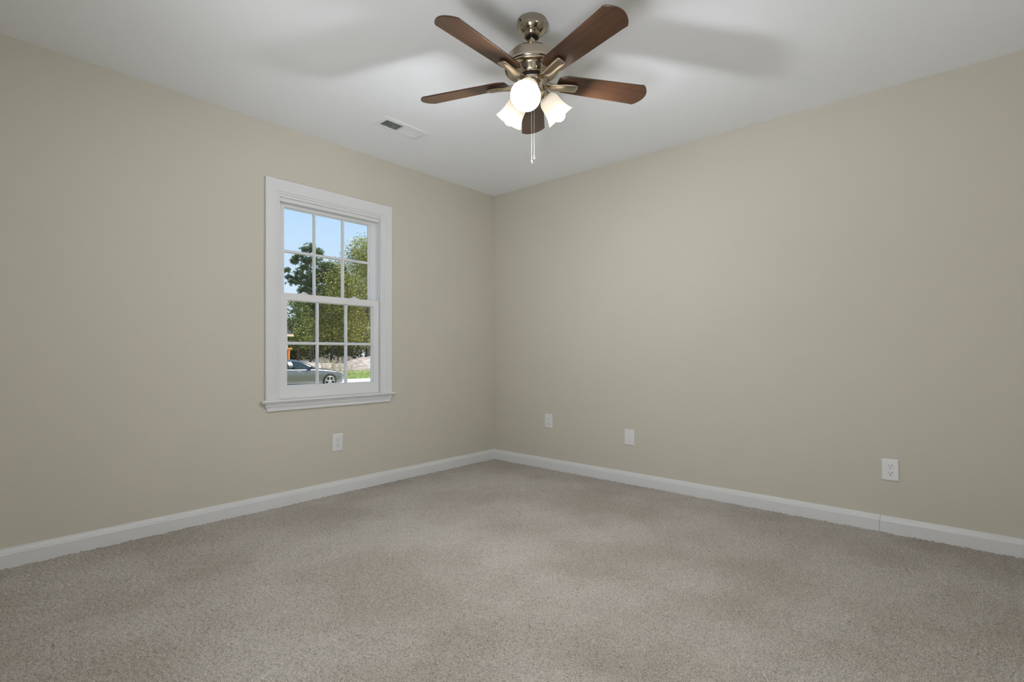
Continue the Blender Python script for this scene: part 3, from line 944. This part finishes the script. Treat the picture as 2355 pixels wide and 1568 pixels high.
# pine
px_, py_ = 26.75, 52.0
gz = float(ground_z(px_, py_)) - 0.1
pine = tag(empty('pine_tree', (px_, py_, gz)), 'tall open pine with clumped needles against the sky', 'tree')
tufts = [(714, 566, .45), (722, 573, .55), (702, 574, .4), (733, 580, .5), (743, 586, .35), (684, 594, .45), (677, 602, .4), (692, 589, .35), (701, 597, .55), (712, 601, .6), (731, 598, .6),
         (739, 610, .6), (755, 612, .6), (763, 620, .5), (692, 612, .4), (681, 624, .45), (671, 625, .4), (689, 640, .45), (672, 640, .35), (668, 648, .4), (684, 647, .5), (697, 648, .5), (706, 634, .6),
         (713, 650, .6), (704, 666, .6), (726, 624, .7), (709, 618, .5), (722, 642, .7), (735, 636, .7), (747, 640, .6), (700, 672, .6), (715, 680, .7), (690, 690, .6), (728, 660, .7), (742, 665, .6), (700, 700, .7), (722, 705, .7)]
bm = bmesh.new()
cs = []
tube(bm, [(0, 0, 0), (0.05, 0, 3.5), (-0.08, 0, 7), (0.03, 0, 10), (-0.05, 0, 12.3)], [0.13, 0.115, 0.095, 0.06, 0.02], 10)
for (qx, qy, s_) in tufts:
    dz = 0.985 + (810.24 - qy) * 54.5 / 1186.46 - gz
    lat = (qx - 716) * 54.5 / 1186.46
    dep = random.uniform(-0.8, 0.8) * (0.5 + abs(lat) * 0.5)
    c = RGT * lat + FWD * dep + Vector((0, 0, dz))
    za = max(2.0, dz - 0.25 - 0.25 * abs(lat))
    tube(bm, [(0, 0, min(za, 12.0)), (c.x * 0.55, c.y * 0.55, (za + dz) / 2 - 0.12), (c.x, c.y, c.z)], [0.045, 0.03, 0.012], 6)
    for _ in range(int(34 * s_ / 0.5)):
        cs.append(c + Vector((random.gauss(0, s_ * 0.55), random.gauss(0, s_ * 0.55), random.gauss(0, s_ * 0.36))))
obj('trunk', bm, M['bark_pale'], pine, smooth=True)
base = np.repeat(np.array([tuple(c) for c in cs]), 30, 0)
n = len(base)
d = R.standard_normal((n, 3)); d[:, 2] += 0.35; d /= np.linalg.norm(d, axis=1)[:, None]
sd_ = np.cross(d, R.standard_normal((n, 3))); sd_ /= np.linalg.norm(sd_, axis=1)[:, None]
ln = R.uniform(0.14, 0.26, n)[:, None]
V = np.stack([base - sd_ * 0.020, base + sd_ * 0.020, base + d * ln + sd_ * 0.006, base + d * ln - sd_ * 0.006], 1).reshape(-1, 3)
raw_obj('needles', V, np.arange(4 * n).reshape(n, 4), M['needle'], pine)

# woods behind: each with its own trunk and crown
back = [(28.0, 63, 3.0, 4.0, 2.2), (31.4, 61, 4.6, 5.6, 2.5), (34.6, 60, 7.0, 8.4, 2.8), (38.0, 59, 7.2, 9.4, 3.2), (41.8, 60, 7.6, 10.0, 3.3), (46.0, 61, 8.0, 10.5, 3.4),
        (33.0, 70, 3.4, 4.4, 3.0), (37.5, 71, 7.0, 8.0, 3.5), (42.5, 70, 8.5, 9.5, 3.8), (48.0, 71, 9.0, 11.0, 4.0), (36.5, 81, 5.0, 6.0, 3.6), (42.0, 82, 6.0, 7.0, 3.8), (48.0, 82, 7.0, 8.0, 3.8), (54.0, 81, 7.0, 8.5, 4.0)]
for i, (x, y, th_, top, rad) in enumerate(back):
    leafy_tree('woodland_tree', 'dark leafy tree of the woods behind the street, crown merging with its neighbours', 'tree', x, y, th_, 0.13,
               lumps(0, 0, 0.25 if y > 65 else 1.1, top, rad, 18, 40 + i, 0.5), 5200 if y < 65 else 3200, 0.15 if y < 65 else 0.24, 'leaf_dark', 'bark', 'dark trees of the woods')
# slim bare stems at the edge of the woods
for i, px in enumerate(()):
    pass
stems = [(27.9, 49.5, 3.2, .055), (29.0, 50.5, 3.5, .06), (29.6, 49.0, 3.0, .05), (30.3, 51.5, 3.6, .09), (31.2, 50.0, 3.2, .06), (32.6, 50.5, 3.6, .14), (25.3, 48.5, 3.0, .05), (37.0, 52, 3.6, .10), (37.9, 51, 3.4, .07), (36.2, 50.5, 3.4, .06)]
for i, (x, y, hh, r_) in enumerate(stems):
    bm = bmesh.new()
    gz = float(ground_z(x, y)) - 0.1
    l1, l2 = random.uniform(-0.25, 0.25), random.uniform(-0.2, 0.2)
    tube(bm, [(x, y, gz), (x + l1 * 0.4, y, gz + hh * 0.5), (x + l1, y + l2, gz + hh)], [r_, r_ * 0.85, r_ * 0.6], 8)
    for s_ in (0.45, 0.62, 0.8):
        a = random.uniform(0, 2 * PI)
        p = Vector((x + l1 * s_, y + l2 * s_, gz + hh * s_))
        tube(bm, [p, p + Vector((0.35 * math.cos(a), 0.35 * math.sin(a), 0.28))], [r_ * 0.45, r_ * 0.15], 6)
    tag(obj('tree_trunk', bm, M['bark'], smooth=True), 'slim dark bare trunk standing at the edge of the woods', 'tree trunk', group='bare trunks at the edge of the woods')

# ---------------------------------------------------------------- house across the way
hs = tag(empty('house', (21.98, 47.0, 0)), 'pale blue house with a dark hip roof at the left edge of the window', 'house')
zb_ = float(ground_z(np.array(20.), np.array(47.))) - 0.2
obj('wall', new_box(-9, 0, 0, 8, zb_, 2.52), M['siding'], hs)
bm = bmesh.new()
ov = 0.38
e = [(-9 - ov, -ov, 2.66), (ov, -ov, 2.66), (ov, 8 + ov, 2.66), (-9 - ov, 8 + ov, 2.66)]
rz = [(-9 + 4.0, 4.0, 8.0), (-4.0, 4.0, 8.0)]
ev = [bm.verts.new(p) for p in e]; rv = [bm.verts.new(p) for p in rz]
bm.faces.new((ev[0], ev[1], rv[1], rv[0])); bm.faces.new((ev[1], ev[2], rv[1])); bm.faces.new((ev[2], ev[3], rv[0], rv[1])); bm.faces.new((ev[3], ev[0], rv[0]))
bm.faces.new(ev[::-1])
obj('roof', bm, M['shingle'], hs)
obj('fascia', new_box(-9 - ov, ov, -ov, 8 + ov, 2.46, 2.658), M['fascia'], hs)

# ---------------------------------------------------------------- orange dumpster
dm = tag(empty('dumpster', (15.80, 38.0, float(ground_z(15.80, 38.0)))), 'orange steel dumpster with an overhanging rim, standing behind the parked car', 'dumpster')
dz = 1.30 - dm.location.z
bm = bmesh.new()
loft(bm, [[(-2.6, -0.95, z), (1.68, -0.95, z), (1.68, 0.95, z), (-2.6, 0.95, z)] for z in (0.0, dz - 0.03)])
for k in range(9):
    x = -2.4 + k * 0.5
    box(bm, x - 0.05, x + 0.05, -1.02, -0.94, 0.05, dz - 0.06)
obj('body', bm, M['orange'], dm)
bm = bmesh.new()
slab_with_hole(bm, [-2.72, -2.55, 1.62, 1.80], [-1.07, -0.90, 0.90, 1.07], lambda u, v, t: (u, v, t), dz - 0.09, dz + 0.02)
obj('rim', bm, M['orange'], dm)

# ---------------------------------------------------------------- car
CY0 = 22.95
car = tag(empty('car', (12.80, CY0 + 0.90, G)), 'grey sedan parked facing right in the street', 'car')
ST = [  # x, half width, bottom, shoulder, centre height
    (0.905, 0.42, 0.36, 0.58, 0.62), (0.875, 0.60, 0.26, 0.63, 0.67), (0.79, 0.73, 0.21, 0.69, 0.73), (0.62, 0.82, 0.19, 0.755, 0.80), (0.35, 0.865, 0.18, 0.82, 0.875), (0.0, 0.885, 0.18, 0.875, 0.935),
    (-0.35, 0.89, 0.18, 0.915, 0.975), (-0.75, 0.89, 0.18, 0.94, 1.00), (-1.2, 0.89, 0.18, 0.95, 0.99), (-1.9, 0.89, 0.18, 0.96, 0.99), (-2.5, 0.89, 0.18, 0.975, 1.0), (-3.0, 0.885, 0.2, 0.985, 1.02), (-3.35, 0.86, 0.25, 0.985, 1.035), (-3.58, 0.80, 0.32, 0.97, 1.02), (-3.70, 0.66, 0.42, 0.90, 0.93)]
rings = []
for x, wd, zb0, zs, zc in ST:
    half = [(0, zb0), (wd * 0.80, zb0), (wd * 0.955, zb0 + 0.05), (wd * 0.985, zb0 + (zs - zb0) * 0.30), (wd, zb0 + (zs - zb0) * 0.66), (wd * 0.985, zs - 0.05), (wd * 0.945, zs), (wd * 0.80, zs + (zc - zs) * 0.45), (wd * 0.42, zc - (zc - zs) * 0.12), (0, zc)]
    ring = [(x, y, z) for y, z in half] + [(x, -y, z) for y, z in half[-2:0:-1]]
    rings.append(ring)
bm = bmesh.new()
loft(bm, rings)
body = obj('body', bm, M['car_paint'], car, smooth=True)
sb = body.modifiers.new('smooth', 'SUBSURF'); sb.levels = 2; sb.render_levels = 2
bm = bmesh.new()
for x in (0.0, -2.725):
    for s in (-1, 1):
        lathe(bm, [(0, 0), (0.362, 0), (0.362, 0.30), (0, 0.30)], 48, Matrix.Translation((x, s * (0.95 if s < 0 else 0.65), 0.334)) @ Matrix.Rotation(-PI / 2, 4, 'X'))
cut = obj('cutter', bm, M['car_trim'], car)
bo = body.modifiers.new('arches', 'BOOLEAN'); bo.operation = 'DIFFERENCE'; bo.object = cut; bo.solver = 'EXACT'
bpy.context.view_layer.update()
dg = bpy.context.evaluated_depsgraph_get()
nm = bpy.data.meshes.new_from_object(body.evaluated_get(dg))
body.modifiers.clear()
body.data = nm
nm.set_sharp_from_angle(angle=math.radians(32))
bpy.data.objects.remove(cut)

# greenhouse: windscreen, roof, rear screen in one lofted shell
GH = [(-0.52, 0.70, 0.985, 0.66, 0.985), (-0.80, 0.78, 0.95, 0.70, 1.125), (-1.10, 0.80, 0.95, 0.675, 1.265), (-1.40, 0.81, 0.95, 0.64, 1.365), (-1.75, 0.82, 0.95, 0.62, 1.412), (-2.10, 0.82, 0.96, 0.61, 1.420), (-2.50, 0.81, 0.97, 0.60, 1.380), (-2.85, 0.78, 0.98, 0.60, 1.275), (-3.15, 0.74, 0.99, 0.62, 1.13), (-3.38, 0.66, 1.0, 0.62, 1.02)]
def gh_at(x):
    for a, c in zip(GH[:-1], GH[1:]):
        if c[0] <= x <= a[0]:
            f = (a[0] - x) / (a[0] - c[0])
            return [a[i] + (c[i] - a[i]) * f for i in range(1, 5)]
rings = []
for x, wb, zb0, wt_, zt_ in GH:
    ze = max(zb0 + 0.002, zt_ - 0.055 * min(1, (zt_ - zb0) / 0.2))
    half = [(0, zb0 - 0.02), (wb, zb0 - 0.02), (wb * 0.6 + wt_ * 0.4, zb0 + (ze - zb0) * 0.5), (wt_ + 0.01, ze), (wt_ * 0.82, zt_ - 0.012), (0, zt_)]
    rings.append([(x, y, z) for y, z in half] + [(x, -y, z) for y, z in half[-2:0:-1]])
bm = bmesh.new()
loft(bm, rings)
rf = obj('cabin', bm, M['car_paint'], car, smooth=True)
sb = rf.modifiers.new('smooth', 'SUBSURF'); sb.levels = 2; sb.render_levels = 2

def side_glass(name, s, poly):
    """poly: (x, fraction of the height between belt and roof edge)"""
    bm = bmesh.new()
    r0, r1 = [], []
    for x, f in poly:
        wb, zb0, wt_, zt_ = gh_at(x)
        ze = zt_ - 0.055
        z = zb0 + 0.005 + (ze - zb0) * f
        y = wb + (wt_ - wb) * f * 0.93
        r0.append((x, s * (y - 0.03), z)); r1.append((x, s * (y + 0.022), z))
    loft(bm, [r0, r1])
    return obj(name, bm, M['car_glass'], car)
for s in (-1, 1):
    side_glass('front_window', s, [(-0.80, 0.02), (-1.70, 0.02), (-1.78, 0.86), (-1.60, 0.87), (-1.38, 0.85), (-1.10, 0.66)])
    side_glass('rear_window', s, [(-1.93, 0.02), (-2.72, 0.05), (-2.66, 0.70), (-2.45, 0.86), (-2.00, 0.86)])
    # mirror
    bm = bmesh.new()
    bmesh.ops.create_uvsphere(bm, u_segments=20, v_segments=12, radius=1.0, matrix=Matrix.Translation((-0.97, s * 0.98, 1.01)) @ Matrix.Diagonal((0.11, 0.085, 0.058, 1)))
    tube(bm, [(-0.93, s * 0.82, 0.97), (-0.96, s * 0.95, 0.99)], 0.03, 8)
    mi = obj('door_mirror', bm, M['car_trim'], car, smooth=True)
    # door handles
    for hx_ in (-1.52, -2.42):
        obj('door_handle', new_box(hx_ - 0.10, hx_ + 0.10, min(s * 0.875, s * 0.905), max(s * 0.875, s * 0.905), 0.825, 0.850, 0.008), M['chrome'], car)
    # sill
    obj('side_sill', new_box(-2.30, -0.44, min(s * 0.80, s * 0.888), max(s * 0.80, s * 0.888), 0.165, 0.235, 0.015), M['car_trim'], car)
    obj('sill_strip', new_box(-2.28, -0.46, min(s * 0.86, s * 0.896), max(s * 0.86, s * 0.896), 0.236, 0.250, 0.004), M['chrome'], car)
    # headlight wraps the front corner
    bm = bmesh.new()
    hp = [(0.42, 0.866, 0.735, 0.755), (0.56, 0.845, 0.715, 0.765), (0.70, 0.798, 0.690, 0.748), (0.80, 0.715, 0.665, 0.705), (0.845, 0.64, 0.650, 0.675)]
    loft(bm, [[(x, s * (y - 0.05), z0), (x, s * (y - 0.001), z0), (x, s * (y - 0.012), z1), (x, s * (y - 0.06), z1)] for x, y, z0, z1 in hp])
    obj('headlight', bm, M['headlight'], car, smooth=True, angle=40)
    bm = bmesh.new()
    box(bm, -3.66, -3.45, min(s * 0.50, s * 0.83), max(s * 0.50, s * 0.83), 0.84, 0.93, 0.02)
    obj('taillight', bm, M['taillight'], car)
# lower front intake
obj('grille', new_box(0.80, 0.905, -0.48, 0.48, 0.30, 0.56, 0.02), M['car_trim'], car)

def wheel(x, s):
    wh = empty('wheel', (x, s * 0.775, 0.334), parent=car)
    if s > 0: wh.rotation_euler = (0, 0, PI)
    Q = Matrix.Rotation(PI / 2, 4, 'X')     # spin axis: local -y is the outside
    bm = bmesh.new()
    lathe(bm, [(0.232, -0.105), (0.25, -0.112), (0.300, -0.112), (0.326, -0.098), (0.334, -0.07), (0.334, 0.07), (0.326, 0.098), (0.300, 0.112), (0.250, 0.112), (0.232, 0.105)], 56, Q, close=True)
    obj('tyre', bm, M['tyre'], wh, smooth=True, angle=50)
    bm = bmesh.new()
    lathe(bm, [(0.220, -0.10), (0.233, -0.10), (0.233, 0.108), (0.246, 0.113), (0.236, 0.117), (0.222, 0.108), (0.215, 0.06)], 56, Q, close=True)
    for k in range(10):
        a = 2 * PI * (k // 2) / 5 + (0.17 if k % 2 else -0.17) + 0.31
        a0 = 2 * PI * (k // 2) / 5 + (0.26 if k % 2 else -0.26) + 0.31
        p0 = Vector((0.045 * math.cos(a0), -0.095, 0.045 * math.sin(a0)))
        p1 = Vector((0.232 * math.cos(a), -0.106, 0.232 * math.sin(a)))
        dirv = (p1 - p0).normalized(); sdv = Vector((-dirv.z, 0, dirv.x))
        loft(bm, [[p + sdv * w_ + Vector((0, dy, 0)) for w_, dy in ((-ww, 0), (ww, 0), (ww * 0.8, 0.03), (-ww * 0.8, 0.03))] for p, ww in ((p0, 0.015), (p1, 0.018))])
    lathe(bm, [(0, 0.105), (0.03, 0.104), (0.058, 0.095), (0.06, 0.07), (0, 0.07)], 28, Q)
    obj('rim', bm, M['alloy'], wh, smooth=True, angle=35)
    bm = bmesh.new()
    lathe(bm, [(0, 0.03), (0.165, 0.03), (0.165, 0.01), (0, 0.01)], 32, Q)
    lathe(bm, [(0.165, -0.02), (0.218, -0.02), (0.218, 0.012), (0.165, 0.012)], 32, Q, close=True)
    obj('brake_disc', bm, M['car_trim'], wh)
for x in (0.0, -2.725):
    for s in (-1, 1):
        wheel(x, s)
